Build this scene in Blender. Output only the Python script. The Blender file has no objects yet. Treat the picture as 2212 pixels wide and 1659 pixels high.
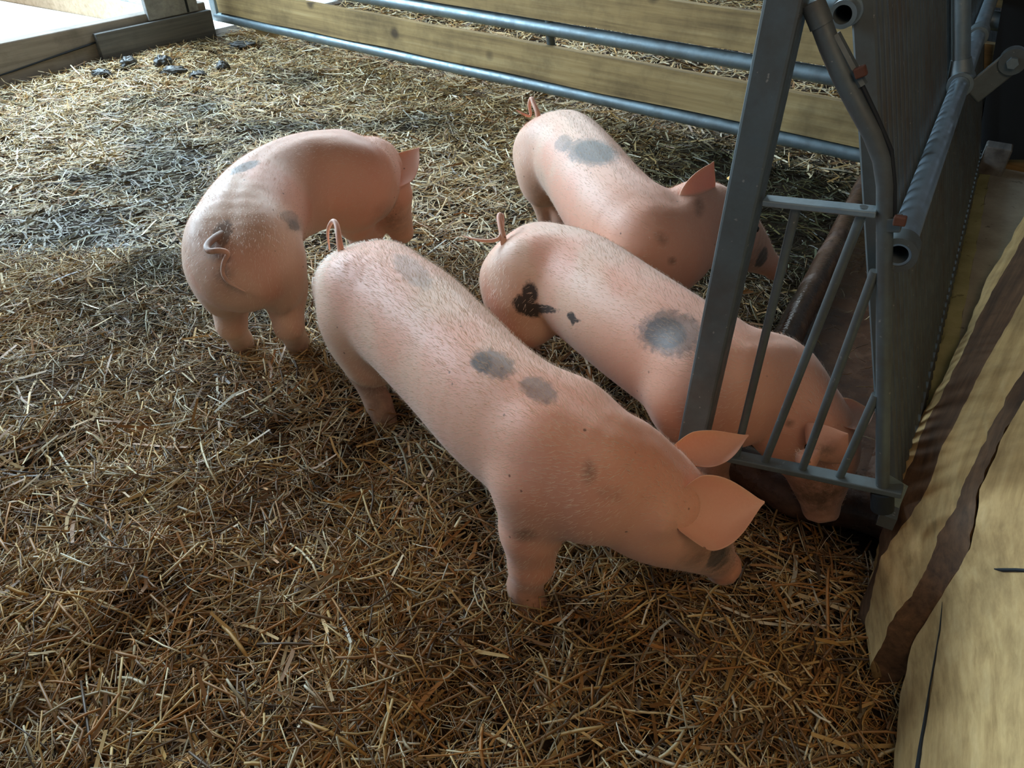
import bpy, bmesh, math, random
import numpy as np
from mathutils import Vector, Matrix, noise as mnoise
random.seed(7); rng = np.random.default_rng(11)
S = bpy.context.scene; COL = S.collection
# ---------------------------------------------------------------- camera
F = 1600.0; PT = math.radians(38); H = 1.35; CX, CY = 1106.0, 829.5
cd = bpy.data.cameras.new('camera'); cam = bpy.data.objects.new('camera', cd); COL.objects.link(cam)
cam.location = (0, 0, H); cam.rotation_euler = (math.radians(90) - PT, 0, 0)
cd.sensor_width = 36; cd.lens = 36 * F / 2212; cd.clip_start = .02; S.camera = cam
# ---------------------------------------------------------------- world, sun, lights
w = bpy.data.worlds.new('sky'); S.world = w; w.use_nodes = True
bg = w.node_tree.nodes['Background']; bg.inputs[0].default_value = (.62, .80, 1, 1); bg.inputs[1].default_value = .55
sd = bpy.data.lights.new('sun', 'SUN'); sd.energy = 9; sd.angle = .01; sd.color = (1, .98, .95)
sun = bpy.data.objects.new('sun', sd); COL.objects.link(sun)
SUNDIR = Vector((.35, -.25, -.9)).normalized()
sun.rotation_euler = SUNDIR.to_track_quat('-Z', 'Y').to_euler(); sun.location = (-5, 6, 8)
def area(name, loc, target, sx, sy, power, col):
    d = bpy.data.lights.new(name, 'AREA'); d.shape = 'RECTANGLE'; d.size = sx; d.size_y = sy; d.energy = power; d.color = col
    o = bpy.data.objects.new(name, d); COL.objects.link(o); o.location = loc
    o.rotation_euler = (Vector(target) - Vector(loc)).to_track_quat('-Z', 'Y').to_euler(); return o
area('daylight_through_side_opening', (-4.3, 4.8, 2.3), (-.4, 2.0, .2), 5.0, 1.6, 540, (.63, .84, 1))
area('daylight_through_rear_opening', (-.5, 6.4, 3.1), (.2, 1.2, .3), 3.4, 1.6, 280, (.78, .92, 1))
area('warm_fill_light', (.35, -.5, 2.5), (.6, 1.2, 0), 1.2, .9, 15, (1, .70, .45))  # added warm fill from behind the camera, no lamp known there
S.view_settings.view_transform = 'Standard'; S.view_settings.look = 'None'; S.view_settings.gamma = 1
S.view_settings.use_curve_mapping = False; S.view_settings.exposure = 0.0
# ---------------------------------------------------------------- geometry of the place
def ray(u, v):
    a = (u - CX) / F; b = -(v - CY) / F
    return np.array([a, math.cos(PT) + b * math.sin(PT), -math.sin(PT) + b * math.cos(PT)])
CAMP = np.array([0, 0, H])
def W(u, v, z=0.):
    r = ray(u, v); t = (z - H) / r[2]; return CAMP + t * r
def hit(u, v, n, c):
    n = np.array(n, float); r = ray(u, v); return CAMP + (c - n @ CAMP) / (n @ r) * r
D = np.array([.505, .863, 0]); N = np.array([.863, -.505, 0]); UP = np.array([0, 0, 1.])
def SN(s, n, z=0.): return D * s + N * n + UP * z
# ---------------------------------------------------------------- helpers
def tag(o, label=None, cat=None, group=None, kind=None):
    if label: o['label'] = label
    if cat: o['category'] = cat
    if group: o['group'] = group
    if kind: o['kind'] = kind
    return o
def empty(name, loc, label, cat, group=None):
    o = bpy.data.objects.new(name, None); COL.objects.link(o); o.location = loc; o.empty_display_size = .05
    return tag(o, label, cat, group)
def link(name, me, mat=None, parent=None, smooth=True):
    o = bpy.data.objects.new(name, me); COL.objects.link(o)
    if mat: me.materials.append(mat)
    if smooth: me.polygons.foreach_set('use_smooth', [True] * len(me.polygons))
    if parent:
        o.parent = parent; o.matrix_parent_inverse = Matrix.Translation(-Vector(parent.location))
    return o
def mesh_np(name, V, Fc):
    """V (n,3); Fc (m,k) all faces with k corners"""
    me = bpy.data.meshes.new(name); V = np.asarray(V, np.float32); Fc = np.asarray(Fc, np.int32); k = Fc.shape[1]
    me.vertices.add(len(V)); me.vertices.foreach_set('co', V.ravel())
    me.loops.add(Fc.size); me.loops.foreach_set('vertex_index', Fc.ravel())
    me.polygons.add(len(Fc)); me.polygons.foreach_set('loop_start', np.arange(0, Fc.size, k, dtype=np.int32))
    me.update(calc_edges=True); return me
class MB:
    def __init__(s): s.v = []; s.f = []
    def add(s, V, Fs):
        b = len(s.v); s.v += [tuple(map(float, p)) for p in V]; s.f += [tuple(b + i for i in f) for f in Fs]; return s
    def box(s, c, ax, ay, az, hx, hy, hz):
        c = np.array(c, float); ax, ay, az = [np.array(a, float) / np.linalg.norm(a) for a in (ax, ay, az)]
        V = [c + ax * hx * i + ay * hy * j + az * hz * k for k in (-1, 1) for j in (-1, 1) for i in (-1, 1)]
        return s.add(V, [(0, 2, 3, 1), (4, 5, 7, 6), (0, 1, 5, 4), (2, 6, 7, 3), (0, 4, 6, 2), (1, 3, 7, 5)])
    def bar(s, p, q, w, h, up=(0, 0, 1)):
        p = np.array(p, float); q = np.array(q, float); d = q - p; L = np.linalg.norm(d); d /= L
        x = np.cross(d, up); x /= np.linalg.norm(x); y = np.cross(x, d)
        return s.box((p + q) / 2, x, y, d, w / 2, h / 2, L / 2)
    def tube(s, pts, r, seg=20, cap=True, wall=0):
        P = [np.array(p, float) for p in pts]; n = len(P); rs = r if hasattr(r, '__len__') else [r] * n
        prev = None; rings = []
        for i in range(n):
            t = P[min(i + 1, n - 1)] - P[max(i - 1, 0)]; t /= np.linalg.norm(t)
            if prev is None:
                a = np.cross(t, [0, 0, 1.]);
                if np.linalg.norm(a) < 1e-3: a = np.cross(t, [1., 0, 0])
            else: a = prev - t * (prev @ t)
            a /= np.linalg.norm(a); prev = a; b = np.cross(t, a)
            rings.append([P[i] + rs[i] * (math.cos(2 * math.pi * k / seg) * a + math.sin(2 * math.pi * k / seg) * b) for k in range(seg)])
        V = [p for r_ in rings for p in r_]
        Fs = [(i * seg + k, i * seg + (k + 1) % seg, (i + 1) * seg + (k + 1) % seg, (i + 1) * seg + k) for i in range(n - 1) for k in range(seg)]
        if wall:   # open end: inner wall and rim ring
            base = len(V)
            for i in range(n):
                for k in range(seg): V.append(P[i] + (rings[i][k] - P[i]) * (rs[i] - wall) / rs[i])
            Fs += [(base + i * seg + (k + 1) % seg, base + i * seg + k, base + (i + 1) * seg + k, base + (i + 1) * seg + (k + 1) % seg) for i in range(n - 1) for k in range(seg)]
            for i, fl in ((0, 0), (n - 1, 1)):
                for k in range(seg):
                    q = (i * seg + k, base + i * seg + k, base + i * seg + (k + 1) % seg, i * seg + (k + 1) % seg)
                    Fs.append(q if not fl else q[::-1])
        elif cap: Fs += [tuple(range(seg))[::-1], tuple((n - 1) * seg + k for k in range(seg))]
        return s.add(V, Fs)
    def build(s, name, mat=None, parent=None, smooth=False, bevel=0, bseg=2):
        me = bpy.data.meshes.new(name); me.from_pydata(s.v, [], s.f); me.update()
        bm = bmesh.new(); bm.from_mesh(me); bmesh.ops.recalc_face_normals(bm, faces=bm.faces)
        if bevel:
            es = [e for e in bm.edges if len(e.link_faces) == 2 and e.calc_face_angle(0) > .6]
            bmesh.ops.bevel(bm, geom=es, offset=bevel, segments=bseg, affect='EDGES', profile=.5, clamp_overlap=True)
        if smooth:
            for e in bm.edges: e.smooth = not (len(e.link_faces) == 2 and e.calc_face_angle(0) > .7)
        bm.to_mesh(me); bm.free()
        return link(name, me, mat, parent, smooth)
def grid_mesh(name, rows, mat, parent=None, thick=None, smooth=True):
    """rows: list of equally long point lists; thick: vector for a solid back side"""
    R = np.array(rows, float); a, b = R.shape[:2]; V = R.reshape(-1, 3); Fs = []
    for i in range(a - 1):
        for j in range(b - 1): Fs.append((i * b + j, i * b + j + 1, (i + 1) * b + j + 1, (i + 1) * b + j))
    m = MB(); V = list(V)
    if thick is not None:
        n0 = len(V); V += [p + np.array(thick) for p in V[:n0]]
        Fs += [tuple(n0 + i for i in f[::-1]) for f in Fs[:]]
        def side(i, j): Fs.append((i, j, n0 + j, n0 + i))
        for i in range(a - 1): side(i * b, (i + 1) * b); side((i + 1) * b + b - 1, i * b + b - 1)
        for j in range(b - 1): side(j + 1, j); side((a - 1) * b + j, (a - 1) * b + j + 1)
    m.add(V, Fs); return m.build(name, mat, parent, smooth)
# value noise for heightfields and placement
_T = rng.random((256, 256))
def vnoise(x, y):
    x = np.asarray(x, float); y = np.asarray(y, float); xi = np.floor(x).astype(int); yi = np.floor(y).astype(int)
    fx = x - xi; fy = y - yi; fx = fx * fx * (3 - 2 * fx); fy = fy * fy * (3 - 2 * fy)
    g = lambda a, b: _T[a & 255, b & 255]
    return (g(xi, yi) * (1 - fx) + g(xi + 1, yi) * fx) * (1 - fy) + (g(xi, yi + 1) * (1 - fx) + g(xi + 1, yi + 1) * fx) * fy
def fbm(x, y, o=3):
    s = 0; a = .5
    for i in range(o): s = s + a * vnoise(x * 2 ** i + 17 * i, y * 2 ** i + 31 * i); a *= .5
    return s
# ---------------------------------------------------------------- materials
class NT:
    def __init__(s, name):
        s.m = bpy.data.materials.new(name); s.m.use_nodes = True; s.t = s.m.node_tree; s.n = s.t.nodes; s.l = s.t.links
        s.b = s.n['Principled BSDF']; s.out = s.n['Material Output']; s.co = s.n.new('ShaderNodeTexCoord')
    def new(s, t, **k):
        n = s.n.new(t)
        for a, v in k.items(): setattr(n, a, v)
        return n
    def noise(s, scale, detail=4, rough=.55, stretch=None, vec=None, dist=0):
        n = s.new('ShaderNodeTexNoise'); n.inputs['Scale'].default_value = scale; n.inputs['Detail'].default_value = detail
        n.inputs['Roughness'].default_value = rough; n.inputs['Distortion'].default_value = dist
        src = vec or s.co.outputs['Object']
        if stretch:
            if len(stretch) > 3:
                mr = s.new('ShaderNodeMapping'); mr.inputs['Rotation'].default_value = (0, 0, stretch[3]); s.l.new(src, mr.inputs[0]); src = mr.outputs[0]
            mp = s.new('ShaderNodeMapping'); mp.inputs['Scale'].default_value = stretch[:3]
            s.l.new(src, mp.inputs[0]); src = mp.outputs[0]
        s.l.new(src, n.inputs['Vector']); return n.outputs['Fac']
    def ramp(s, fac, stops):
        r = s.new('ShaderNodeValToRGB'); s.l.new(fac, r.inputs[0]); e = r.color_ramp.elements
        while len(e) < len(stops): e.new(.5)
        for x, (p, c) in zip(e, stops):
            x.position = p; x.color = tuple(c) + (1,) if hasattr(c, '__len__') else (c, c, c, 1)
        return r.outputs[0]
    def mix(s, fac, a, b, mode='MIX'):
        n = s.new('ShaderNodeMix', data_type='RGBA', blend_type=mode)
        for v, i in ((fac, 0), (a, 6), (b, 7)):
            if hasattr(v, 'links') or isinstance(v, bpy.types.NodeSocket): s.l.new(v, n.inputs[i])
            else: n.inputs[i].default_value = v if i == 0 else tuple(v) + (1,)
        return n.outputs[2]
    def math(s, op, a, b=0., clamp=False):
        n = s.new('ShaderNodeMath', operation=op, use_clamp=clamp)
        for v, i in ((a, 0), (b, 1)):
            if isinstance(v, bpy.types.NodeSocket): s.l.new(v, n.inputs[i])
            else: n.inputs[i].default_value = v
        return n.outputs[0]
    def attr(s, name): n = s.new('ShaderNodeAttribute', attribute_name=name); return n
    def bump(s, h, strength=.3, dist=.01):
        n = s.new('ShaderNodeBump'); n.inputs['Strength'].default_value = strength; n.inputs['Distance'].default_value = dist
        s.l.new(h, n.inputs['Height']); s.l.new(n.outputs[0], s.b.inputs['Normal'])
    def set(s, **k):
        for a, v in k.items():
            i = s.b.inputs[a.replace('_', ' ')]
            if isinstance(v, bpy.types.NodeSocket): s.l.new(v, i)
            else: i.default_value = (tuple(v) + (1,)) if hasattr(v, '__len__') and len(v) == 3 and i.type == 'RGBA' else v
        return s
def m_wood(name, c1, c2, c3, rot=0., sc=1., rough=.8, stain=.5, knots=True):
    t = NT(name)
    g = t.noise(3.2 * sc, 6, .65, (.35, 9, 9, -rot), dist=.22)
    base = t.ramp(g, [(.3, c1), (.52, c2), (.72, c3)])
    st = t.ramp(t.noise(3.2 * sc, 5, .7), [(.45, 0.), (.7, 1.)])
    base = t.mix(t.math('MULTIPLY', st, stain), base, tuple(x * .35 for x in c1))
    if knots:
        v = t.new('ShaderNodeTexVoronoi'); v.inputs['Scale'].default_value = 3.1 * sc; t.l.new(t.co.outputs['Object'], v.inputs['Vector'])
        k = t.ramp(v.outputs['Distance'], [(.05, 1.), (.12, 0.)])
        base = t.mix(t.math('MULTIPLY', k, .75), base, (.035, .02, .012))
    t.set(Base_Color=base, Roughness=rough); t.bump(g, .35, .004); return t.m
def m_metal(name, c1, c2, grime=(.09, .07, .05), gr=.5, rough=.42, metal=.75, sc=12):
    t = NT(name)
    b = t.mix(t.noise(sc, 5, .6), c1, c2)
    gm = t.ramp(t.noise(sc * .6, 6, .7), [(.42, 0.), (.68, 1.)])
    b = t.mix(t.math('MULTIPLY', gm, gr), b, grime)
    sp = t.ramp(t.noise(90, 2), [(.70, 0.), (.74, 1.)])
    b = t.mix(t.math('MULTIPLY', sp, .5), b, (.45, .45, .42))
    t.set(Base_Color=b, Metallic=metal, Roughness=t.ramp(t.noise(sc * 2, 4), [(.3, rough - .08), (.7, rough + .2)])); t.bump(t.noise(60, 3), .12, .002); return t.m
M = {}
M['galv'] = m_metal('galvanised_steel', (.34, .42, .46), (.20, .27, .30), gr=.35)
M['galv_dark'] = m_metal('dull_galvanised_steel', (.16, .20, .215), (.09, .115, .12), gr=.55, rough=.5, metal=.55)
M['galv_blue'] = m_metal('bright_galvanised_pipe', (.40, .50, .58), (.26, .36, .44), gr=.2, rough=.36)
M['bars'] = m_metal('grimy_fence_steel', (.13, .155, .16), (.07, .09, .095), gr=.6, rough=.6, metal=.35)
M['rust'] = m_metal('rusty_steel', (.16, .06, .035), (.07, .03, .02), gr=.3, rough=.8, metal=.2)
gatedir = math.atan2(-.594, .8046)
M['gatewood'] = m_wood('gate_board_wood', (.20, .13, .055), (.40, .27, .11), (.52, .38, .18), rot=gatedir, sc=.9, stain=.55)
leftdir = math.atan2(1.25, .875)
M['beamwood'] = m_wood('weathered_beam_wood', (.19, .16, .13), (.29, .25, .21), (.36, .31, .26), rot=leftdir, stain=.5)
M['greywood'] = m_wood('grey_board_wood', (.10, .10, .10), (.17, .17, .165), (.22, .215, .2), rot=leftdir, stain=.3)
M['palegrey'] = m_wood('pale_grey_wood', (.24, .24, .235), (.34, .34, .33), (.42, .42, .40), rot=0, stain=.3)
M['paleplank'] = m_wood('pale_plank_wood', (.42, .33, .22), (.55, .45, .32), (.62, .52, .38), rot=leftdir, stain=.15)
bd = math.atan2(.787, .617)
M['sawn'] = m_wood('sawn_larch_face', (.36, .225, .085), (.56, .375, .155), (.67, .475, .22), rot=bd, sc=1.5, stain=.42, knots=False)
M['bark'] = m_wood('brown_waney_edge', (.055, .028, .012), (.12, .062, .028), (.19, .10, .045), rot=bd, sc=2, stain=.5, knots=False)
M['dark'] = NT('black_rubber').set(Base_Color=(.008, .013, .018), Roughness=.75).m
def m_ground():
    t = NT('trampled_manure_floor')
    n = t.noise(7, 8, .7); b = t.ramp(n, [(.3, (.018, .011, .006)), (.55, (.05, .03, .014)), (.75, (.12, .075, .035))])
    t.set(Base_Color=b, Roughness=t.ramp(t.noise(5, 4), [(.4, .7), (.6, .95)])); t.b.inputs['Specular IOR Level'].default_value = .25; t.bump(n, 1., .05); return t.m
M['ground'] = m_ground()
def m_conc(name, c1, c2, moss=None, wet=0., sc=6):
    t = NT(name); n = t.noise(sc, 8, .7); b = t.ramp(n, [(.35, c1), (.7, c2)])
    if moss: b = t.mix(t.ramp(t.noise(5, 5), [(.45, 0.), (.65, 1.)]), b, moss)
    sp = t.ramp(t.noise(34, 3), [(.66, 0.), (.72, 1.)]); b = t.mix(t.math('MULTIPLY', sp, .6), b, tuple(x * .25 for x in c1))
    t.set(Base_Color=b, Roughness=.85 if not wet else t.ramp(t.noise(9, 5), [(.45, .12), (.62, .6)])); t.bump(t.noise(sc * 6, 5), .35, .006); return t.m
M['concrete'] = m_conc('curb_concrete', (.27, .25, .20), (.42, .40, .33))
M['moss'] = m_conc('yellowed_curb_edge', (.30, .29, .13), (.48, .47, .25))
M['outside'] = m_conc('sunlit_yard_concrete', (.60, .60, .58), (.78, .78, .76))
M['trough'] = m_conc('wet_brown_trough', (.085, .035, .018), (.20, .095, .045), wet=1, sc=9)
M['rim'] = m_conc('wet_dark_rim', (.045, .022, .015), (.12, .065, .042), wet=1, sc=14)
M['wall'] = m_conc('barn_wall_render', (.05, .05, .05), (.09, .09, .085))
def m_straw():
    t = NT('straw_stalks'); a = t.attr('tint'); t.set(Base_Color=a.outputs['Color'], Roughness=.48)
    t.b.inputs['Specular IOR Level'].default_value = .45; return t.m
M['straw'] = m_straw()
def m_skin():
    t = NT('pig_skin')
    base = t.mix(t.ramp(t.noise(5, 4, .5), [(.35, 0.), (.7, 1.)]), (.745, .485, .35), (.69, .395, .278))
    base = t.mix(t.math('MULTIPLY', t.ramp(t.noise(160, 2), [(.4, 0.), (.7, 1.)]), .25), base, (.80, .55, .42))
    red = t.attr('red').outputs['Fac']
    base = t.mix(red, base, (.74, .27, .17))
    dirt = t.attr('dirt').outputs['Fac']
    dn = t.math('MULTIPLY', dirt, t.ramp(t.noise(30, 5, .7), [(.35, .35), (.6, 1.)]))
    base = t.mix(dn, base, (.10, .06, .035))
    # pigment patches: distance attribute made ragged by fine noise
    sp = t.attr('patch').outputs['Fac']
    ed = t.math('ADD', sp, t.math('MULTIPLY', t.math('SUBTRACT', t.noise(70, 5, .7), .5), .55))
    f = t.ramp(ed, [(.44, 0.), (.60, 1.)])
    base = t.mix(t.math('MULTIPLY', f, t.attr('patchstr').outputs['Fac']), base, (.04, .036, .034))
    fl = t.new('ShaderNodeTexVoronoi'); fl.inputs['Scale'].default_value = 17; t.l.new(t.co.outputs['Object'], fl.inputs['Vector'])
    base = t.mix(t.ramp(fl.outputs['Distance'], [(.035, .8), (.06, 0.)]), base, (.12, .05, .03))
    t.set(Base_Color=base, Roughness=.52); t.b.inputs['Subsurface Weight'].default_value = .12
    t.b.inputs['Subsurface Radius'].default_value = (.02, .007, .004); t.b.inputs['Subsurface Scale'].default_value = 1
    t.b.inputs['Sheen Weight'].default_value = .25; t.b.inputs['Sheen Tint'].default_value = (1, .93, .88, 1); t.b.inputs['Sheen Roughness'].default_value = .4
    t.bump(t.noise(220, 3, stretch=None), .18, .0015); return t.m
M['skin'] = m_skin()
M['bristle'] = NT('white_bristles').set(Base_Color=(.86, .70, .56), Roughness=.45).m
M['eye'] = NT('dark_eye').set(Base_Color=(.015, .008, .006), Roughness=.12).m
M['tag'] = NT('yellow_plastic').set(Base_Color=(.75, .38, .02), Roughness=.4).m
M['dung'] = m_conc('dung', (.03, .03, .03), (.08, .075, .065), wet=1, sc=20)
M['white'] = NT('white_flake').set(Base_Color=(.75, .75, .72), Roughness=.5).m
# ---------------------------------------------------------------- ground, yard, shell
def gh(x, y):
    """height of the bedding"""
    near = np.clip((2.4 - y) / 1.6, 0, 1)
    base = (fbm(x * 1.7 + 40, y * 1.7 + 9) - .45) * .07 + (fbm(x * 5 + 3, y * 5) - .45) * .055 * (.4 + near)
    s = x * D[0] + y * D[1]; n = x * N[0] + y * N[1]
    wet = np.clip((n + .62) / .3, 0, 1) * np.clip((s - 1.15) / .3, 0, 1)
    base = base + (fbm(x * 3.1 + 8, y * 3.1 + 21) - .45) * .09 * near
    return base * (1 - wet) - .005 - .03 * wet
xs = np.linspace(-7, 5, 241); ys = np.linspace(-1.0, 12, 261); X, Y = np.meshgrid(xs, ys); Z = gh(X, Y)
V = np.stack([X, Y, Z], -1).reshape(-1, 3); nx = len(xs); ny = len(ys)
ii, jj = np.meshgrid(np.arange(ny - 1), np.arange(nx - 1), indexing='ij'); i0 = (ii * nx + jj).ravel()
fl = link('floor', mesh_np('floor', V, np.stack([i0, i0 + 1, i0 + nx + 1, i0 + nx], 1)), M['ground']); tag(fl, kind='structure')
TL0 = W(0, 190); TL1 = W(455, 80); E = (TL1 - TL0); E[2] = 0; E /= np.linalg.norm(E); EN = np.array([-E[1], E[0], 0])  # EN points outward (left)
# concrete yard outside
q = [TL0 - E * 6 + EN * .03, TL1 + E * 9 + EN * .03, TL1 + E * 9 + EN * 12, TL0 - E * 6 + EN * 12]
yard = MB().add([p + UP * .035 for p in q] + [p - UP * .15 for p in q], [(0, 1, 2, 3), (7, 6, 5, 4), (0, 4, 5, 1), (1, 5, 6, 2), (2, 6, 7, 3), (3, 7, 4, 0)]).build('yard_slab_1', M['outside'])
tag(yard, kind='structure')
# roof: its edge sets where the sun reaches the yard
RZ = 3.3; sh = np.array([SUNDIR.x, SUNDIR.y, 0]) / -SUNDIR.z * RZ
e0 = TL0 + EN * .10 - sh; e1 = TL1 + EN * .10 - sh
q = [e0 - E * 9, e1 + E * 9, e1 + E * 9 - EN * 14, e0 - E * 9 - EN * 14]
for p in q: p[2] = RZ
roof = MB().add([*q, *[p + UP * .12 for p in q]], [(3, 2, 1, 0), (4, 5, 6, 7), (0, 1, 5, 4), (1, 2, 6, 5), (2, 3, 7, 6), (3, 0, 4, 7)]).build('ceiling', M['wall']); tag(roof, kind='structure')
wl = MB().box(SN(3, 3.4, 1.6), D, N, UP, 8, .08, 1.7).build('wall_right', M['wall']); tag(wl, kind='structure')
wl = MB().box((0, -3.2, 1.6), (1, 0, 0), (0, 1, 0), UP, 6, .08, 1.7).build('wall_near', M['wall']); tag(wl, kind='structure')

# ---------------------------------------------------------------- left timbers
def lineup(u0, v0, u1, v1, z): return W(u0, v0, z), W(u1, v1, z)
a = TL0 - E * .9; b = W(345, 108)
hb = .235
t_ = MB(); L = np.linalg.norm(b - a); rows = []
tb = MB().box((a + b) / 2 + EN * .05 + UP * (hb / 2 - .01), E, EN, UP, L / 2 + .45, .05, hb / 2 + .01).build('timber_beam', M['beamwood'], bevel=.008)
tag(tb, 'long weathered timber beam with a lengthwise crack, at the left edge of the straw', 'beam')
cr = MB(); pts = [W(5, 148, .0) * 0 + a + (b - a) * f + UP * z - EN * .003 for f, z in ((.38, .055), (.5, .075), (.62, .10), (.75, .125), (.88, .15), (1.0, .165), (1.12, .18))]
cr.tube(pts, [.002, .005, .005, .006, .005, .004, .002], 6); cr.build('crack', M['dark'], tb)
a2, b2 = W(222, 138), W(458, 78)
gb = MB().box((a2 + b2) / 2 - EN * .022 + UP * .09, E, EN, UP, np.linalg.norm(b2 - a2) / 2, .022, .095).build('short_board', M['greywood'], bevel=.005)
tag(gb, 'short grey board nailed in front of the long timber beam below the post', 'board')
pc = W(386, 95) - EN * .024
po = MB().box(pc + UP * .645, E, EN, UP, .20, .020, .455).build('wooden_post', M['palegrey'], bevel=.006); tag(po, 'upright pale grey wooden post standing on the short board at the beam end', 'post')
pf = MB().box(pc + UP * .645 - EN * .021 + E * .11, E, EN, UP, .008, .003, .45).build('groove', M['dark'], po)
for zz in (.30, .36): MB().tube([pc + E * .05 - EN * .018 + UP * zz, pc + E * .05 - EN * .032 + UP * zz], .012, 6).build('bolt_head', M['galv'], po)
p0, p1 = W(60, -8, .1), W(350, 42, .1)
pl = MB().bar(p0 + (p0 - p1) * .4, p1, .05, .16).build('pale_plank', M['paleplank'], bevel=.004); tag(pl, 'pale tan plank out in the bright yard behind the timber beam', 'plank')
p0, p1 = W(140, -22, .16), W(330, 20, .16)
pp = MB().tube([p0 + (p0 - p1) * .5, p1], .03).build('yard_pipe', M['galv'], smooth=True); tag(pp, 'pale metal pipe in the bright yard behind the pale plank', 'pipe')
MB().box(p1 + UP * .0 + np.array([0, 0, -.06]), E, EN, UP, .03, .03, .10).build('pipe_foot', M['galv'], pp)
# ---------------------------------------------------------------- far gate
GA = W(470, 35, .12); GB = W(1840, 330, .12); Gd = GB - GA; Gd /= np.linalg.norm(Gd); Gn = np.array([-Gd[1], Gd[0], 0])
gate = empty('farm_gate', (GA[0], GA[1], 0), 'wide galvanised pipe gate with two wooden boards across the back of the pen', 'gate')
def G(al, z, off=0.): return np.array([GA[0], GA[1], 0]) + Gd * al + UP * z + Gn * off
LG = 5.6
MB().tube([G(-.0, .12), G(LG, .12)], .034).build('bottom_pipe', M['galv'], gate, True)
MB().tube([G(0, .42), G(LG, .42)], .036).build('middle_pipe', M['galv'], gate, True)
MB().tube([G(0, .71), G(LG, .71)], .034).build('upper_pipe', M['galv'], gate, True)
MB().tube([G(0, 1.0), G(LG, 1.0)], .034).build('top_pipe', M['galv'], gate, True)
MB().bar(G(-.0, .09), G(-.0, 1.03), .07, .05, Gn).build('end_upright', M['galv'], gate, bevel=.006)
MB().tube([G(LG, .12), G(LG, 1.0)], .034).build('end_upright', M['galv'], gate, True)
for al in (2.95,): MB().tube([G(al, .33, .03), G(al, .42), G(al, .71)], .022).build('strut', M['galv_dark'], gate, True)
def gboard(z0, z1, name):
    n = 90; rows = [[], [], []]
    for i in range(n + 1):
        al = .07 + (LG - .1) * i / n; w1 = (mnoise.noise((al * 2.1, z0, 0)) * .008); w0 = (mnoise.noise((al * 1.7, z1, 5)) * .012)
        rows[0].append(G(al, z0 + w0, -.03)); rows[1].append(G(al, (z0 + z1) / 2, -.03)); rows[2].append(G(al, z1 + w1, -.03))
    return grid_mesh(name, rows, M['gatewood'], gate, thick=Gn * .05, smooth=False)
gboard(.158, .335, 'board'); gboard(.465, .635, 'board'); gboard(.76, .94, 'board')
wb = MB().box(W(577, 84) + Gn * .03 + UP * .03, Gd, Gn, UP, .095, .05, .055).build('wood_block', M['gatewood'], bevel=.005); tag(wb, 'small wooden block lying under the bottom pipe near the left end of the gate', 'block')
# second post of the gate, small brace on the left
# ---------------------------------------------------------------- trough and curb
def extr(name, prof, s0, s1, mat, parent=None, n=40, wob=.004, smooth=True):
    rows = []
    for (nn, z) in prof:
        rows.append([SN(s0 + (s1 - s0) * i / n, nn + wob * mnoise.noise((i * .5, nn * 9, z * 7)), z + wob * mnoise.noise((i * .4, z * 30, 3))) for i in range(n + 1)])
    return grid_mesh(name, rows, mat, parent, smooth=smooth)
tr = empty('feed_trough', SN(1.45, -.05), 'long wet brown feed trough beside the barred fence', 'trough')
extr('trough_bed', [(-.20, .03), (-.15, .012), (0, .006), (.1, .012), (.135, .05), (.145, .25)], 1.40, 4.6, M['trough'], tr)
rimprof = [(-.20 + .045 * math.cos(t) - .02, .045 + .06 * math.sin(t)) for t in np.linspace(math.pi * 1.15, -.15 * math.pi, 12)]
extr('side_rim', rimprof, 1.40, 4.6, M['rim'], tr, wob=.008)
# near end rim, a rounded log like lip
pts = [SN(1.43 + .02 * math.sin(i * .7), -.27 + (.50) * i / 14, .045 - .0 * i) for i in range(15)]
MB().tube(pts, [.055 + .006 * mnoise.noise((i * .9, 0, 0)) for i in range(15)], 20).build('end_rim', M['rim'], tr, True)
cb = empty('concrete_curb', SN(2.5, .3), 'grey concrete curb with yellowed edge running along the fence foot', 'curb')
CZ = .22
extr('curb_edge', [(.145, -.01), (.147, .15), (.155, CZ - .02), (.17, CZ - .004), (.205, CZ)], 1.46, 3.42, M['moss'], cb, n=60, wob=.006)
extr('curb_top', [(.205, CZ), (.3, CZ), (.5, CZ - .004), (.9, CZ - .01), (1.0, CZ - .02), (1.0, -.05)], 1.46, 3.42, M['concrete'], cb, n=60, wob=.003)
e = [(.147, -.02), (.147, .15), (.17, CZ), (1.0, CZ - .02), (1.0, -.02)]
MB().add([SN(3.41, n_, z_) for n_, z_ in e] + [SN(3.43, n_, z_) for n_, z_ in e], [(0, 1, 2, 3, 4), (9, 8, 7, 6, 5), (1, 6, 7, 2), (2, 7, 8, 3)]).build('curb_end', M['concrete'], cb)
q0 = W(2160, 338, CZ)
ff = MB().add([q0 + np.array(o) for o in ((0, 0, .003), (.012, .0, .03), (.02, .004, .012), (.045, .006, .014), (.045, .01, .004), (.02, .012, .002))], [(0, 1, 2), (2, 3, 4), (0, 2, 4, 5), (0, 5, 1), (1, 5, 2)]).build('white_scrap', M['white']); tag(ff, 'tiny white scrap standing on the far end of the concrete curb', 'scrap')
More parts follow.
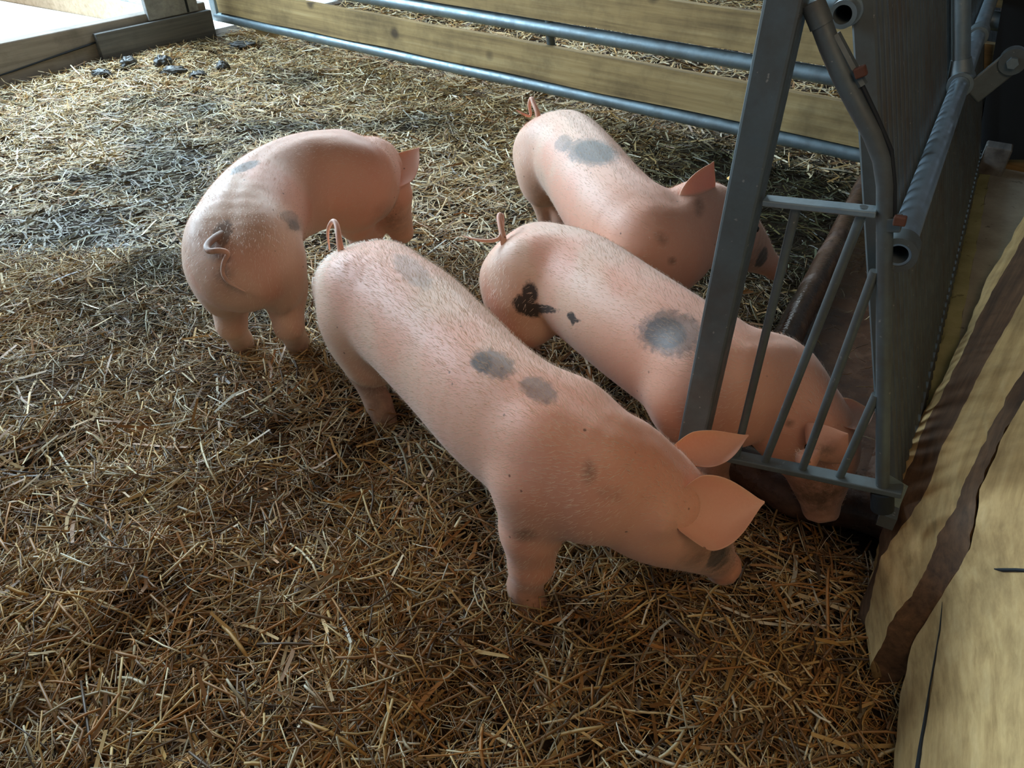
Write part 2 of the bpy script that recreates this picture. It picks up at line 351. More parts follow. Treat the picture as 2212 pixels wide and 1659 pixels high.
# black rubber mat / tarp behind
bq = [hit(u, v, D, 3.44) for u, v in ((2106, 345), (2172, -30), (2620, -30), (2620, 345))]
bk = MB().add(bq + [p + D * .03 for p in bq], [(0, 1, 2, 3), (7, 6, 5, 4), (0, 4, 5, 1), (1, 5, 6, 2), (2, 6, 7, 3), (3, 7, 4, 0)]).build('black_panel', M['dark']); tag(bk, 'black solid panel standing beyond the far end of the concrete curb', 'panel')
lean = math.tan(math.radians(18.5)); FN = np.array([N[0], N[1], .335])
gbk = MB().box(SN(3.36, .20, .27), N, D, UP, .045, .04, .055).build('concrete_block', M['greywood'], bevel=.006); tag(gbk, 'small bluish grey block at the far end of the curb beside the fence', 'block')
# ---------------------------------------------------------------- leaning barred feed fence
def FP(s, z, off=0.): return SN(s, .15 + off - .335 * (z - CZ), z)   # point on the leaning fence plane
LU = (FP(0, 1) - FP(0, 0)); LU /= np.linalg.norm(LU)
FNu = FN / np.linalg.norm(FN)
fence = empty('feed_fence', FP(1.3, 0), 'leaning steel feed fence of many upright bars along the trough', 'fence')
fb0 = None; nb_ = 74
for i in range(nb_):
    s = 1.25 + i * .046
    m = MB().box(FP(s, .80), D, FNu, LU, .0105, .016, .62)
    o = m.build('fence_bar', M['bars'], fence, bevel=.003, bseg=1)
MB().bar(FP(1.2, CZ + .035), FP(4.7, CZ + .035), .03, .03).build('bottom_rail', M['bars'], fence)
def fpipe(u, v, off, s1, r, name, mat):
    c = .15 + off + .335 * CZ; p = hit(u, v, [N[0], N[1], .335], c); d = D
    return p, MB().tube([p, p + D * .02, p + D * .5, p + D * (s1 - p @ D)], r, 28, wall=.006).build(name, mat, fence, True)
pL, o = fpipe(1940, 550, .047, 4.6, .0205, 'rail_pipe', M['galv_blue'])
MB().tube([pL - D * .003, pL + D * .035], .0275, 28, wall=.009).build('pipe_collar', M['galv_dark'], fence, True)
pU, o = fpipe(1820, 32, -.02, 4.6, .0185, 'rail_pipe', M['galv'])
MB().tube([pU + D * .03, pU + D * .06], .0215, 28, wall=.004).build('pipe_collar', M['galv'], fence, True)
# leaning post carried by the pipe, with clamp and bracket
q1 = hit(2065, 178, D, 0) if 0 else None
def onpipe(u, v):   # point of the lower pipe axis nearest to the view ray
    r = ray(u, v); A_ = np.stack([r, -D], 1); tt, *_ = np.linalg.lstsq(A_, pL - CAMP, rcond=None); return pL + D * tt[1]
pj = onpipe(2064, 175)
MB().tube([pj + LU * .03, pj + LU * .75], .020, 24).build('post_pipe', M['galv'], fence, True)
MB().tube([pj - D * .035, pj + D * .035], .029, 28, wall=.008).build('clamp_ring', M['galv'], fence, True)
MB().tube([pj + LU * .015, pj + LU * .055], [.028, .022], 24).build('clamp_socket', M['galv'], fence, True)
pk = onpipe(2108, 75)
MB().tube([pk - D * .03, pk + D * .05], .028, 28, wall=.008).build('pipe_sleeve', M['galv'], fence, True)
# bracket plate to the right with bolt
side = np.cross(D, LU); side /= np.linalg.norm(side)
br = MB(); b0 = pj + side * .02 - D * .02; b1 = pj + side * .105 + LU * .03
br.bar(b0 - LU * .03, b1, .012, .055, LU); bo = br.build('bracket_plate', M['galv_dark'], fence, bevel=.004)
MB().tube([b1 - D * .02 , b1 - D * .012 + D * .03], .029, 24).build('bracket_eye', M['galv_dark'], bo, True)
MB().tube([b1 - D * .035, b1 - D * .015], .013, 6).build('bolt', M['galv'], bo)
lb = MB(); l0 = pj - side * .055 - LU * .02
lb.bar(l0, l0 - LU * .045, .02, .04, D); lb.bar(l0 - LU * .045, l0 - LU * .11 - side * .01, .012, .045, D); lb.bar(l0, l0 + side * .05, .012, .03, D)
lb.build('latch_hook', M['galv_dark'], fence, bevel=.003)
# post on the pen side of the fence, reaching into the trough
c = .15 - .06 + .335 * CZ
t0 = hit(1838, 232, [N[0], N[1], .335], c); t1 = hit(1878, 880, [N[0], N[1], .335], c)
q0 = FP(1.62, 0.02, -.06); q1 = FP(1.62, 1.35, -.06)
MB().tube([q0, q1], .024, 20).build('trough_post', M['galv'], fence, True)
# ---------------------------------------------------------------- partition gate at the trough end
s0 = 1.15
def PG(u, v, ds=0.): return hit(u, v, D, s0 + ds)
pg = empty('partition_gate', SN(s0, -.1, .3), 'short steel partition gate with slanted rods in front of the eating pigs', 'gate')
# steel box upright
bA = PG(1500, 945); bB = PG(1712, -60)
bA = bA + (bA - bB) * .05
MB().bar(bA, bB, .052, .052, D).build('box_upright', M['galv_dark'], pg, bevel=.005)
br = [(1772, 45), (1792, 100), (1820, 165), (1850, 225), (1885, 290), (1905, 345), (1912, 400), (1910, 600), (1908, 850), (1906, 1072)]
P = [PG(u, v) for u, v in br]
P = [P[0]] + [P[i] for i in range(1, len(P))]
MB().tube(P, [.014, .014, .014, .0135, .013, .0125, .012, .0115, .0115, .0115], 18).build('bent_tube', M['galv_dark'], pg, True)
fl_ = [PG(u + 16, v - 4, .006) for u, v in br[1:6]]
MB().tube([PG(1803, 75, .0), PG(1835, 135, .0), PG(1862, 185, .0)], .008, 8).build('guide_strip', M['galv_dark'], pg, True)
MB().tube([PG(1862, 185), PG(1893, 250), PG(1925, 325), PG(1932, 400), PG(1932, 480)], .0035, 8).build('guide_rod', M['dark'], pg, True)
MB().bar(PG(1650, 433), PG(1895, 458), .028, .010, UP).build('cross_bar', M['galv'], pg, bevel=.002)
MB().bar(PG(1530, 975), PG(1950, 1062), .03, .012, UP).build('bottom_bar', M['galv_dark'], pg, bevel=.002)
for (x0, y0, x1, y1) in [(1722, 440, 1590, 985), (1868, 447, 1652, 998), (1890, 585, 1732, 1016), (1893, 852, 1812, 1034)]:
    MB().tube([PG(x0, y0), PG(x1, y1)], .0075, 12).build('rod', M['galv_dark'], pg, True)
MB().tube([PG(1906, 1060), PG(1906, 1098)], .020, 18).build('foot_cap', M['dark'], pg, True)
MB().add([PG(1912, 1020, .0), PG(1962, 1050, .02), PG(1942, 1098, .02), PG(1912, 1085, .0)] + [PG(1912, 1020, .006), PG(1962, 1050, .026), PG(1942, 1098, .026), PG(1912, 1085, .006)], [(0, 1, 2, 3), (7, 6, 5, 4), (0, 4, 5, 1), (1, 5, 6, 2), (2, 6, 7, 3), (3, 7, 4, 0)]).build('foot_plate', M['galv'], pg)
MB().tube([PG(1755, 5), PG(1775, 55)], .016, 12).build('top_joint', M['galv_dark'], pg, True)
MB().bar(PG(1912, 482), PG(1948, 482), .022, .022, D).build('hinge_block', M['galv_dark'], pg, bevel=.002)
MB().bar(PG(1930, 475, -.02), PG(1958, 478, -.02), .014, .012, D).build('hinge_pin', M['rust'], pg, bevel=.002)
MB().bar(PG(1846, 160, -.01), PG(1872, 150, -.01), .014, .012, D).build('stop_pin', M['rust'], pg, bevel=.002)
# ---------------------------------------------------------------- right hand waney boards
def interp(L, n):
    L = np.array(L, float); d = np.r_[0, np.cumsum(np.linalg.norm(np.diff(L[:, :2], axis=0), axis=1))]; t = np.linspace(0, d[-1], n)
    return np.stack([np.interp(t, d, L[:, k]) for k in range(3)], 1)
def edge(L, n, jit, seed):
    P = interp(L, n); out = []
    for i, (u, v, z) in enumerate(P):
        p = W(u, v, z); j = jit * (mnoise.noise((i * .13, seed, 0)) * 1.2 + mnoise.noise((i * .45, seed, 3)) * .6)
        out.append(p + np.array([.787, -.617, 0]) * j)
    return out
def lerp_rows(A, B, k): A = np.array(A); B = np.array(B); return [list(A + (B - A) * i / k) for i in range(k + 1)]
n = 110
L0 = edge([(1850, 1334, .029), (1888, 1230, .069), (1902, 1162, .168), (1936, 1061, .277), (1962, 950, .26), (2030, 830, .26), (2085, 720, .26), (2125, 620, .26), (2212, 465, .26), (2330, 250, .26)], n, .006, 1)
L1 = edge([(1850, 1335, .03), (1888, 1230, .07), (1902, 1162, .17), (1940, 1062, .28), (1985, 952, .29), (2052, 815, .29), (2100, 718, .29), (2138, 640, .29), (2218, 500, .29), (2340, 290, .29)], n, .006, 2)
L2 = edge([(1868, 1345, .05), (1905, 1200, .2), (1995, 1070, .31), (2040, 960, .34), (2080, 880, .34), (2130, 780, .34), (2212, 640, .34), (2360, 400, .34)], n, .004, 3)
L3 = edge([(1880, 1440, .06), (1935, 1330, .2), (1990, 1250, .28), (2035, 1150, .34), (2075, 1060, .38), (2110, 990, .39), (2150, 900, .39), (2212, 800, .39), (2380, 560, .39)], n, .006, 4)
L4 = edge([(1885, 1455, .04), (1960, 1395, .15), (2035, 1285, .28), (2090, 1195, .37), (2105, 1120, .40), (2112, 1060, .41), (2160, 950, .42), (2212, 860, .42), (2390, 620, .42)], n, .004, 5)
thk = np.array([.02, -.015, -.05])
pa = grid_mesh('lower_board', lerp_rows(L0, L1, 3), M['sawn'], thick=thk); tag(pa, 'lowest rough board of the right wall, thin pale face along the curb', 'board', 'waney boards of the right wall')
grid_mesh('waney_edge', lerp_rows(L1, L2, 4), M['bark'], pa, thick=thk)
pb = grid_mesh('middle_board', lerp_rows(L2, L3, 6), M['sawn'], thick=thk); tag(pb, 'middle rough board of the right wall between two brown waney edges', 'board', 'waney boards of the right wall')
grid_mesh('waney_edge', lerp_rows(L3, L4, 4), M['bark'], pb, thick=thk)
L4b = edge([(1915, 1900, .02), (1928, 1659, .05), (1942, 1500, .08), (1965, 1400, .15), (2037, 1283, .28), (2092, 1193, .37), (2107, 1120, .40), (2114, 1060, .41), (2162, 950, .42), (2214, 860, .42), (2392, 620, .42)], n, .002, 5)
L5 = edge([(2500, 2300, .60), (2560, 1659, .62), (2600, 1400, .62), (2640, 1100, .62), (2700, 800, .62), (2800, 560, .62)], n, .004, 6)
pcb = grid_mesh('upper_board', lerp_rows([p + UP * .008 for p in L4b], L5, 16), M['sawn'], thick=thk); tag(pcb, 'broad topmost pale board of the right wall with a long dark crack', 'board', 'waney boards of the right wall')
def onC(u, v):  # point on the broad board
    best = None; r = ray(u, v); A = np.array(lerp_rows([p + UP * .008 for p in L4b], L5, 16)).reshape(-1, 3)
    dd = A - CAMP; t = dd @ r / (r @ r); e = np.linalg.norm(dd - t[:, None] * r, axis=1); k = np.argsort(e)[:4]
    return CAMP + r * (t[k].mean() - .002)
MB().tube([onC(*q) for q in [(2036, 1300), (2030, 1360), (2018, 1430), (2006, 1500), (1998, 1560), (1990, 1620), (1984, 1670), (1975, 1740)]], [.0008, .0012, .0014, .0016, .003, .005, .006, .006], 6).build('crack', M['dark'], pcb)
MB().tube([onC(*q) for q in [(2148, 1229), (2165, 1231), (2195, 1231), (2240, 1234)]], [.001, .003, .003, .003], 6).build('slit', M['dark'], pcb)
#PIGS
# ---------------------------------------------------------------- pigs
def catmull(K, m):
    K = np.array(K, float); n = len(K); out = []
    Kp = np.vstack([2 * K[0] - K[1], K, 2 * K[-1] - K[-2]])
    for t in np.linspace(0, n - 1, m):
        i = min(int(t), n - 2); f = t - i; p0, p1, p2, p3 = Kp[i:i + 4]
        out.append(.5 * ((2 * p1) + (-p0 + p2) * f + (2 * p0 - 5 * p1 + 4 * p2 - p3) * f ** 2 + (-p0 + 3 * p1 - 3 * p2 + p3) * f ** 3))
    return np.array(out)
def smin(a, b, k):
    h = np.clip(.5 + .5 * (b - a) / k, 0, 1); return b + (a - b) * h - k * h * (1 - h)
def sd_sweep(P, K):
    """K rows: x y z rw rh"""
    C = K[:, :3]; n = len(C); T = np.gradient(C, axis=0); T /= np.linalg.norm(T, axis=1)[:, None]
    d = None
    for i in range(n - 1):
        a, b = C[i], C[i + 1]; ab = b - a; q = P - a; t = np.clip(q @ ab / (ab @ ab), 0, 1)
        rw = K[i, 3] + (K[i + 1, 3] - K[i, 3]) * t; rh = K[i, 4] + (K[i + 1, 4] - K[i, 4]) * t
        tm = ab / np.linalg.norm(ab); lat = np.cross(tm, [0, 0, 1.]); lat /= np.linalg.norm(lat); up = np.cross(lat, tm)
        e = q - t[:, None] * ab; x = e @ lat; y = e @ up; z = e @ tm
        rm = np.minimum(rw, rh)
        k = np.sqrt((x / rw) ** 2 + (y / rh) ** 2 + (z / rm) ** 2)
        f = (k - 1) * rm + np.where(y > 0, .004 * np.exp(-(x / .018) ** 2), 0) * (rw > .1)
        d = f if d is None else np.minimum(d, f)
    return d
def sd_cone(P, a, b, ra, rb):
    a = np.array(a); b = np.array(b); ab = b - a; t = np.clip((P - a) @ ab / (ab @ ab), 0, 1)
    return np.linalg.norm(P - a - t[:, None] * ab, axis=1) - (ra + (rb - ra) * t)
def sd_ell(P, c, ax, r):
    q = (P - np.array(c)) @ np.array(ax).T / np.array(r); return (np.linalg.norm(q, axis=1) - 1) * min(r)
def surface_nets(f, lo, h, dims):
    nx, ny, nz = dims; f = f.reshape(dims); s = f < 0
    acc = np.zeros((nx - 1, ny - 1, nz - 1, 3)); cnt = np.zeros((nx - 1, ny - 1, nz - 1))
    cs = [(i, j, k) for i in (0, 1) for j in (0, 1) for k in (0, 1)]
    sl = lambda c: (slice(c[0], nx - 1 + c[0]), slice(c[1], ny - 1 + c[1]), slice(c[2], nz - 1 + c[2]))
    for c in cs:
        for ax in range(3):
            if c[ax]: continue
            e = list(c); e[ax] = 1; fa = f[sl(c)]; fb = f[sl(e)]; x = (fa < 0) != (fb < 0)
            t = np.where(x, fa / np.where(x, fa - fb, 1), 0); p = [np.full(fa.shape, float(c[k])) for k in range(3)]; p[ax] = p[ax] + t
            for k in range(3): acc[..., k] += np.where(x, p[k], 0)
            cnt += x
    act = cnt > 0; idx = -np.ones(act.shape, int); idx[act] = np.arange(act.sum())
    I = np.argwhere(act); V = lo + h * (I + acc[act] / cnt[act][:, None]); Q = []
    for ax in range(3):
        b, c = [(1, 2), (2, 0), (0, 1)][ax]
        s0 = [slice(0, -1)] * 3; s1 = [slice(0, -1)] * 3
        s0[ax] = slice(0, -1); s1[ax] = slice(1, None)
        for k in (b, c): s0[k] = slice(1, -1); s1[k] = slice(1, -1)
        A = s[tuple(s0)]; B = s[tuple(s1)]; ch = A != B; W_ = np.argwhere(ch); 
        if not len(W_): continue
        off = np.zeros(3, int); off[b] = 1; off[c] = 1; base = W_ + off
        def g(db, dc):
            q = base.copy(); q[:, b] -= db; q[:, c] -= dc; return idx[q[:, 0], q[:, 1], q[:, 2]]
        q = np.stack([g(1, 1), g(0, 1), g(0, 0), g(1, 0)], 1); flip = ~A[ch]; q[flip] = q[flip][:, ::-1]; Q.append(q)
    return V, np.vstack(Q)
def ear_mesh(base, tip, width, nrm, cup=.35, bend=.0, side=0., thick=.006):
    """leaf shaped ear: narrow root, broad lower third, drawn out tip; cupped, bent along its normal and sideways"""
    base = np.array(base); tip = np.array(tip); d = tip - base; L = np.linalg.norm(d); d /= L
    nrm = np.array(nrm, float); nrm -= d * (nrm @ d); nrm /= np.linalg.norm(nrm); lat = np.cross(d, nrm)
    na, nb2 = 26, 17; front = []; back = []
    for i in range(na):
        t = i / (na - 1); g = math.sin(math.pi / 2 * min(t / .34, 1)); w_ = width * .5 * (.50 + .50 * g) * (1 - max(0, (t - .30) / .70)) ** 1.15 * (1 + .95 * max(0, (t - .30) / .70))
        w_ = max(w_, .0015); cu = cup * (1.35 - .9 * t)
        for j in range(nb2):
            x = -1 + 2 * j / (nb2 - 1); ang = x * cu * 2
            ac = max(abs(2 * cu), .02); xs_ = math.sin(abs(ac) * x) / ac; off = (1 - math.cos(ac * x)) / ac * (1 if cu > 0 else -1)
            ripple = .05 * math.sin(t * 7 + x * 2.5) * abs(x) ** 2
            p = base + d * (t * L - .018) + lat * (w_ * xs_ + side * L * math.sin(math.pi * t)) + nrm * (w_ * (off + ripple) + bend * (t * t - .3 * t) * L)
            th = thick * (1 - .6 * abs(x) ** 2) * (1.5 - 1.1 * t)
            front.append(p + nrm * th / 2); back.append(p - nrm * th / 2)
    V = np.array(front + back); n0 = na * nb2; Fs = []
    for i in range(na - 1):
        for j in range(nb2 - 1):
            a = i * nb2 + j; Fs.append((a, a + 1, a + nb2 + 1, a + nb2)); Fs.append((n0 + a, n0 + a + nb2, n0 + a + nb2 + 1, n0 + a + 1))
        for j, s_ in ((0, 1), (nb2 - 1, -1)):
            a = i * nb2 + j; q = (a, a + nb2, n0 + a + nb2, n0 + a); Fs.append(q if s_ > 0 else q[::-1])
    for j in range(nb2 - 1):
        a = (na - 1) * nb2 + j; Fs.append((a, a + 1, n0 + a + 1, n0 + a))
    return V, np.array(Fs)
def tail_mesh(pts, r0, r1):
    K = catmull(pts, 26); m = MB(); m.tube(list(K), list(np.linspace(r0, r1, 26) * np.r_[np.ones(20), np.linspace(1, .6, 6)]), 12, cap=False)
    return np.array(m.v), np.array(m.f)
HV = .008
def make_pig(label, ridge, head, hip, shoulder, feet, ears, tail, patches, dirt_shades, legr=1., nose=.040, nhair=9000, eyes=True):
    R = []
    for (u, v, z, rw, rh) in ridge:
        p = W(u, v, z); R.append([p[0], p[1], z - rh, rw, rh])
    for (u, v, z, rw, rh) in head:
        p = W(u, v, z); R.append([p[0], p[1], z, rw, rh])
    K = catmull(R, 50); K[:, 3:] = np.maximum(K[:, 3:], .03); bl = np.clip((K[:, 3] - .09) / .05, 0, 1); K[:, 3] *= 1 - .07 * bl; K[:, 2] += K[:, 4] * .09 * bl; K[:, 4] *= 1 - .09 * bl
    m_ = len(R) - 1
    def at(t):  # t in node index units
        f = t / m_ * 49; i = min(int(f), 48); a = f - i; k = K[i] * (1 - a) + K[i + 1] * a
        T = K[min(i + 3, 49), :3] - K[max(i - 2, 0), :3]; T[2] = 0; T /= np.linalg.norm(T); return k, T, np.array([T[1], -T[0], 0])  # right hand side
    allp = [K[:, :3] + .17, K[:, :3] - .17]
    prims = []
    kh, Th, Rh = at(hip); ks, Ts, Rs = at(shoulder)
    for side, key in ((1, 'R'), (-1, 'L')):
        # hind leg
        c = kh[:3] + Rh * side * (kh[3] * .50); foot = feet.get('H' + key)
        foot = np.array([*W(*foot)[:2], 0.]) if foot is not None else np.array([*(c + Rh * side * .015 - Th * .05)[:2], 0.])
        prims.append(('ell', c + UP * -.02, [Th, Rh, UP], (kh[3] * .86, kh[3] * .56, .130), .03)); prims.append(('ell', c + UP * -.09 - Th * .01 + Rh * side * .004, [Th, Rh, UP], (.085, .066, .10), .04))
        st = c * .55 + foot * .45; st[2] = .245; st = st + Th * .035; ho = foot * .8 + c * .2; ho[2] = .155; ho = ho - Th * .05
        fe = foot + UP * .06 + Th * .0; to = foot + UP * .015 + Th * .025
        prims += [('cone', c - UP * .04, st, .080 * legr, .060 * legr, .035), ('cone', st, ho, .066 * legr, .044 * legr, .03), ('cone', ho, fe, .042 * legr, .036 * legr, .015), ('cone', fe, to, .037 * legr, .035 * legr, .012)]
        # front leg
        c = ks[:3] + Rs * side * (ks[3] * .55); foot = feet.get('F' + key)
        foot = np.array([*W(*foot)[:2], 0.]) if foot is not None else np.array([*(c + Rs * side * .01 + Ts * .02)[:2], 0.])
        prims.append(('ell', c + UP * -.01, [Ts, Rs, UP], (ks[3] * .75, ks[3] * .5, ks[4] * .88), .03))
        el = c * .7 + foot * .3; el[2] = .24; kn = c * .25 + foot * .75 + Ts * .012; kn[2] = .145; fe = foot + UP * .055; to = foot + UP * .015 + Ts * .022
        prims += [('cone', c - UP * .02, el, .075 * legr, .058 * legr, .03), ('cone', el, kn, .062 * legr, .047 * legr, .02), ('cone', kn, fe, .045 * legr, .036 * legr, .015), ('cone', fe, to, .037 * legr, .034 * legr, .012)]
    for (b, tp, wd, nr, cup, bend, sd__) in ears:   # fleshy root of each ear
        b_ = W(*b); t_p = W(*tp); u_ = (t_p - b_) / np.linalg.norm(t_p - b_); prims.append(('cone', b_ - u_ * .035, b_ - u_ * .008, wd * .20, wd * .09, .025))
    # jowls and snout disc
    hN = len(head); 
    kj, Tj, _ = at(m_ - hN + 1.0); e = K[49, :3] - K[43, :3]; e /= np.linalg.norm(e); tipc = K[49, :3]; tr_ = K[49, 3]
    lo = np.minimum.reduce([K[:, :3].min(0) - .2, ]); hi = K[:, :3].max(0) + .2; lo[2] = -.03; hi[2] = max(hi[2] - .02, .5)
    for p in prims:
        if p[0] == 'cone': lo = np.minimum(lo, np.array(p[2]) - .08); hi = np.maximum(hi, np.array(p[2]) + .08)
    lo[2] = max(lo[2], -.03)
    dims = tuple(((hi - lo) / HV).astype(int) + 2)
    g = np.stack(np.meshgrid(*[lo[k] + HV * np.arange(dims[k]) for k in range(3)], indexing='ij'), -1).reshape(-1, 3)
    f = sd_sweep(g, K)
    for p in prims:
        q = sd_ell(g, p[1], p[2], p[3]) if p[0] == 'ell' else sd_cone(g, p[1], p[2], p[3], p[4])
        f = smin(f, q, p[-1])
    # snout disc
    a = tipc + e * (tr_ * .55); q = g - a; z_ = q @ e; rr = np.linalg.norm(q - z_[:, None] * e, axis=1)
    disc = np.maximum(np.abs(z_) - .012, rr - nose) ; f = smin(f, disc, .012)
    lat = np.cross(e, UP); lat /= np.linalg.norm(lat)
    for sgn in (-1, 1):
        nc = a + e * .013 + lat * sgn * .013; f = np.maximum(f, -(np.linalg.norm(g - nc, axis=1) - .008))
    f = np.maximum(f, -(g[:, 2] + .012))
    V, Q = surface_nets(f, lo, HV, dims)
    # light smoothing of the stair steps
    E_ = np.unique(np.sort(np.vstack([Q[:, [0, 1]], Q[:, [1, 2]], Q[:, [2, 3]], Q[:, [3, 0]]]), axis=1), axis=0)
    deg = np.bincount(E_.ravel(), minlength=len(V))[:, None]
    for it in range(16):
        A = np.zeros_like(V); np.add.at(A, E_[:, 0], V[E_[:, 1]]); np.add.at(A, E_[:, 1], V[E_[:, 0]])
        V = V + (.55 if it % 2 == 0 else -.56 if it < 15 else .3) * (A / deg - V)
    nb0 = len(V); red = np.zeros(nb0); Qs = [Q]
    Vs = [V]; reds = [red]
    def attach(v, f, r):
        b = sum(len(x) for x in Vs); Vs.append(v); Qs.append(f + b); reds.append(np.full(len(v), r))
    for (b, tp, wd, nr, cup, bend, sd__) in ears:
        v, f_ = ear_mesh(W(*b), W(*tp), wd, nr, cup, bend, sd__); attach(v, f_, .42)
    d0 = V - CAMP; l0_ = np.linalg.norm(d0, axis=1); tp_ = []
    for p in tail:
        if len(p) == 3: tp_.append(W(*p)); continue
        r = ray(p[0], p[1]); r = r / np.linalg.norm(r); e_ = np.linalg.norm(d0 - (d0 @ r)[:, None] * r, axis=1); k = np.where(e_ < .014)[0]
        if not len(k): k = np.argsort(e_)[:3]
        tp_.append(CAMP + r * (l0_[k].min() - p[3]))
    v, f_ = tail_mesh(tp_, .010, .0035); attach(v, f_, .12)
    V = np.vstack(Vs); Q = np.vstack(Qs); red = np.concatenate(reds)
    me = mesh_np('pig', V, Q); me.update()
    body = link('pig', me, M['skin']); tag(body, label, 'pig', 'young pigs in the straw pen')
    co = np.zeros(len(V) * 3, np.float32); nr_ = np.zeros(len(V) * 3, np.float32)
    me.vertices.foreach_get('co', co); me.vertices.foreach_get('normal', nr_); nr_ = nr_.reshape(-1, 3)
    # marks: pixel -> nearest surface point along the view ray -> 3D blob
    dd = V[:nb0] - CAMP; dl = np.linalg.norm(dd, axis=1)
    def surf(u, v):
        r = ray(u, v); r = r / np.linalg.norm(r); t = dd @ r; e_ = np.linalg.norm(dd - t[:, None] * r, axis=1)
        k = np.where(e_ < .014)[0]
        if not len(k): k = np.argsort(e_)[:3]
        return V[k[np.argmin(dl[k])]], dl[k].min()
    patch = np.zeros(len(V)); pst = np.zeros(len(V)); dirt = np.zeros(len(V))
    def blob(u, v, pu, pv, ang=0):
        c, t = surf(u, v); px = t / F; r = ray(u, v); r /= np.linalg.norm(r)
        nv = nr_[np.argmin(np.linalg.norm(V - c, axis=1))]
        xa = np.array([1., 0, 0]); ya = np.cross(xa, r); ca, sa = math.cos(ang), math.sin(ang)
        ya = -ya if ya[2] > 0 else ya
        X_ = xa * ca + ya * sa; Y_ = -xa * sa + ya * ca; q = V - c
        d_ = np.sqrt((q @ X_ / (pu * px)) ** 2 + (q @ Y_ / (pv * px)) ** 2 + (q @ r / (max(pu, pv) * 3 * px)) ** 2); return d_
    for (u, v, pu, pv, ang, st_) in patches:
        w_ = np.clip(1 - .5 * blob(u, v, pu, pv, math.radians(ang)), 0, 1); k = w_ > patch; patch = np.where(k, w_, patch); pst = np.maximum(pst, st_ * np.clip((w_ - .25) * 5, 0, 1))
    for (u, v, pu, pv, ang, st_) in dirt_shades:
        w_ = np.clip(1.3 - blob(u, v, pu, pv, math.radians(ang)), 0, 1) * st_; dirt = np.maximum(dirt, w_)
    low = np.clip((.11 - V[:, 2]) / .08, 0, 1) * .75; dirt = np.maximum(dirt, low)
    # redness of shoulders, hams and flanks
    nz_ = fbm(V[:, 0] * 6 + V[:, 2] * 5 + 30, V[:, 1] * 6 + 11); red = np.maximum(red, np.clip((nz_ - .36) * 2.6, 0, .5))
    ha = np.linalg.norm(V - (kj[:3]), axis=1); red = np.maximum(red, np.clip((.55 - ha) * 1.3, 0, .42))
    for nm, ar in (('patch', patch), ('patchstr', pst), ('dirt', dirt), ('red', red)):
        a_ = me.attributes.new(nm, 'FLOAT', 'POINT'); a_.data.foreach_set('value', ar.astype(np.float32))
    md = body.modifiers.new('smooth_surface', 'SUBSURF'); md.levels = 1; md.render_levels = 1
    # bristles
    Qb = Q[:len(Qs[0])]; fc = V[Qb].mean(1); fn = np.cross(V[Qb[:, 1]] - V[Qb[:, 0]], V[Qb[:, 3]] - V[Qb[:, 0]]); ar = np.linalg.norm(fn, axis=1); fn /= ar[:, None] + 1e-12
    pw = ar * (fc[:, 2] > .1) * (.5 + np.clip(fn[:, 2], 0, 1)); k = rng.choice(len(fc), nhair, p=pw / pw.sum())
    w4 = rng.dirichlet((1, 1, 1, 1), nhair); P_ = (V[Qb[k]] * w4[:, :, None]).sum(1); n_ = fn[k]
    # hair points back along the body
    ci = np.argmin(np.linalg.norm(P_[:, None, :] - K[None, ::2, :3], axis=2), axis=1) * 2; Tn = np.gradient(K[:, :3], axis=0); Tn /= np.linalg.norm(Tn, axis=1)[:, None]
    back = -Tn[ci] + np.array([0, 0, -.35]) + rng.normal(0, .25, (nhair, 3)); back -= n_ * (back * n_).sum(1)[:, None]; back /= np.linalg.norm(back, axis=1)[:, None]
    Lh = rng.uniform(.007, .015, nhair)[:, None]; sd_ = np.cross(n_, back); wv = .0003
    a0 = P_ - n_ * .001 - sd_ * wv; a1 = P_ - n_ * .001 + sd_ * wv; mid = P_ + back * Lh * .5 + n_ * Lh * .28; tp = P_ + back * Lh + n_ * Lh * .38
    HVv = np.stack([a0, a1, mid + sd_ * wv * .8, mid - sd_ * wv * .8, tp, tp + sd_ * wv * .3], 1).reshape(-1, 3); b_ = np.arange(nhair) * 6
    HF = np.concatenate([np.stack([b_, b_ + 1, b_ + 2, b_ + 3], 1), np.stack([b_ + 3, b_ + 2, b_ + 5, b_ + 4], 1)])
    hb_ = link('bristles', mesh_np('bristles', HVv, HF), M['bristle'], body); hb_['kind'] = 'stuff'
    # eyes
    if eyes:
        ke, Te, Re = at(m_ - hN + 2.35)
        tv = K[49, :3] - ke[:3]; tv /= np.linalg.norm(tv); lt = np.cross(tv, UP); lt /= np.linalg.norm(lt); upv = np.cross(lt, tv)
        for sgn in (-1, 1):
            pe = ke[:3] + lt * sgn * ke[3] * .80 + upv * ke[4] * .52
            bm = bmesh.new(); bmesh.ops.create_icosphere(bm, subdivisions=3, radius=.011); me2 = bpy.data.meshes.new('eye'); bm.to_mesh(me2); bm.free()
            o = link('eye', me2, M['eye'], body); o.location = pe
    return body, at
pigs = []
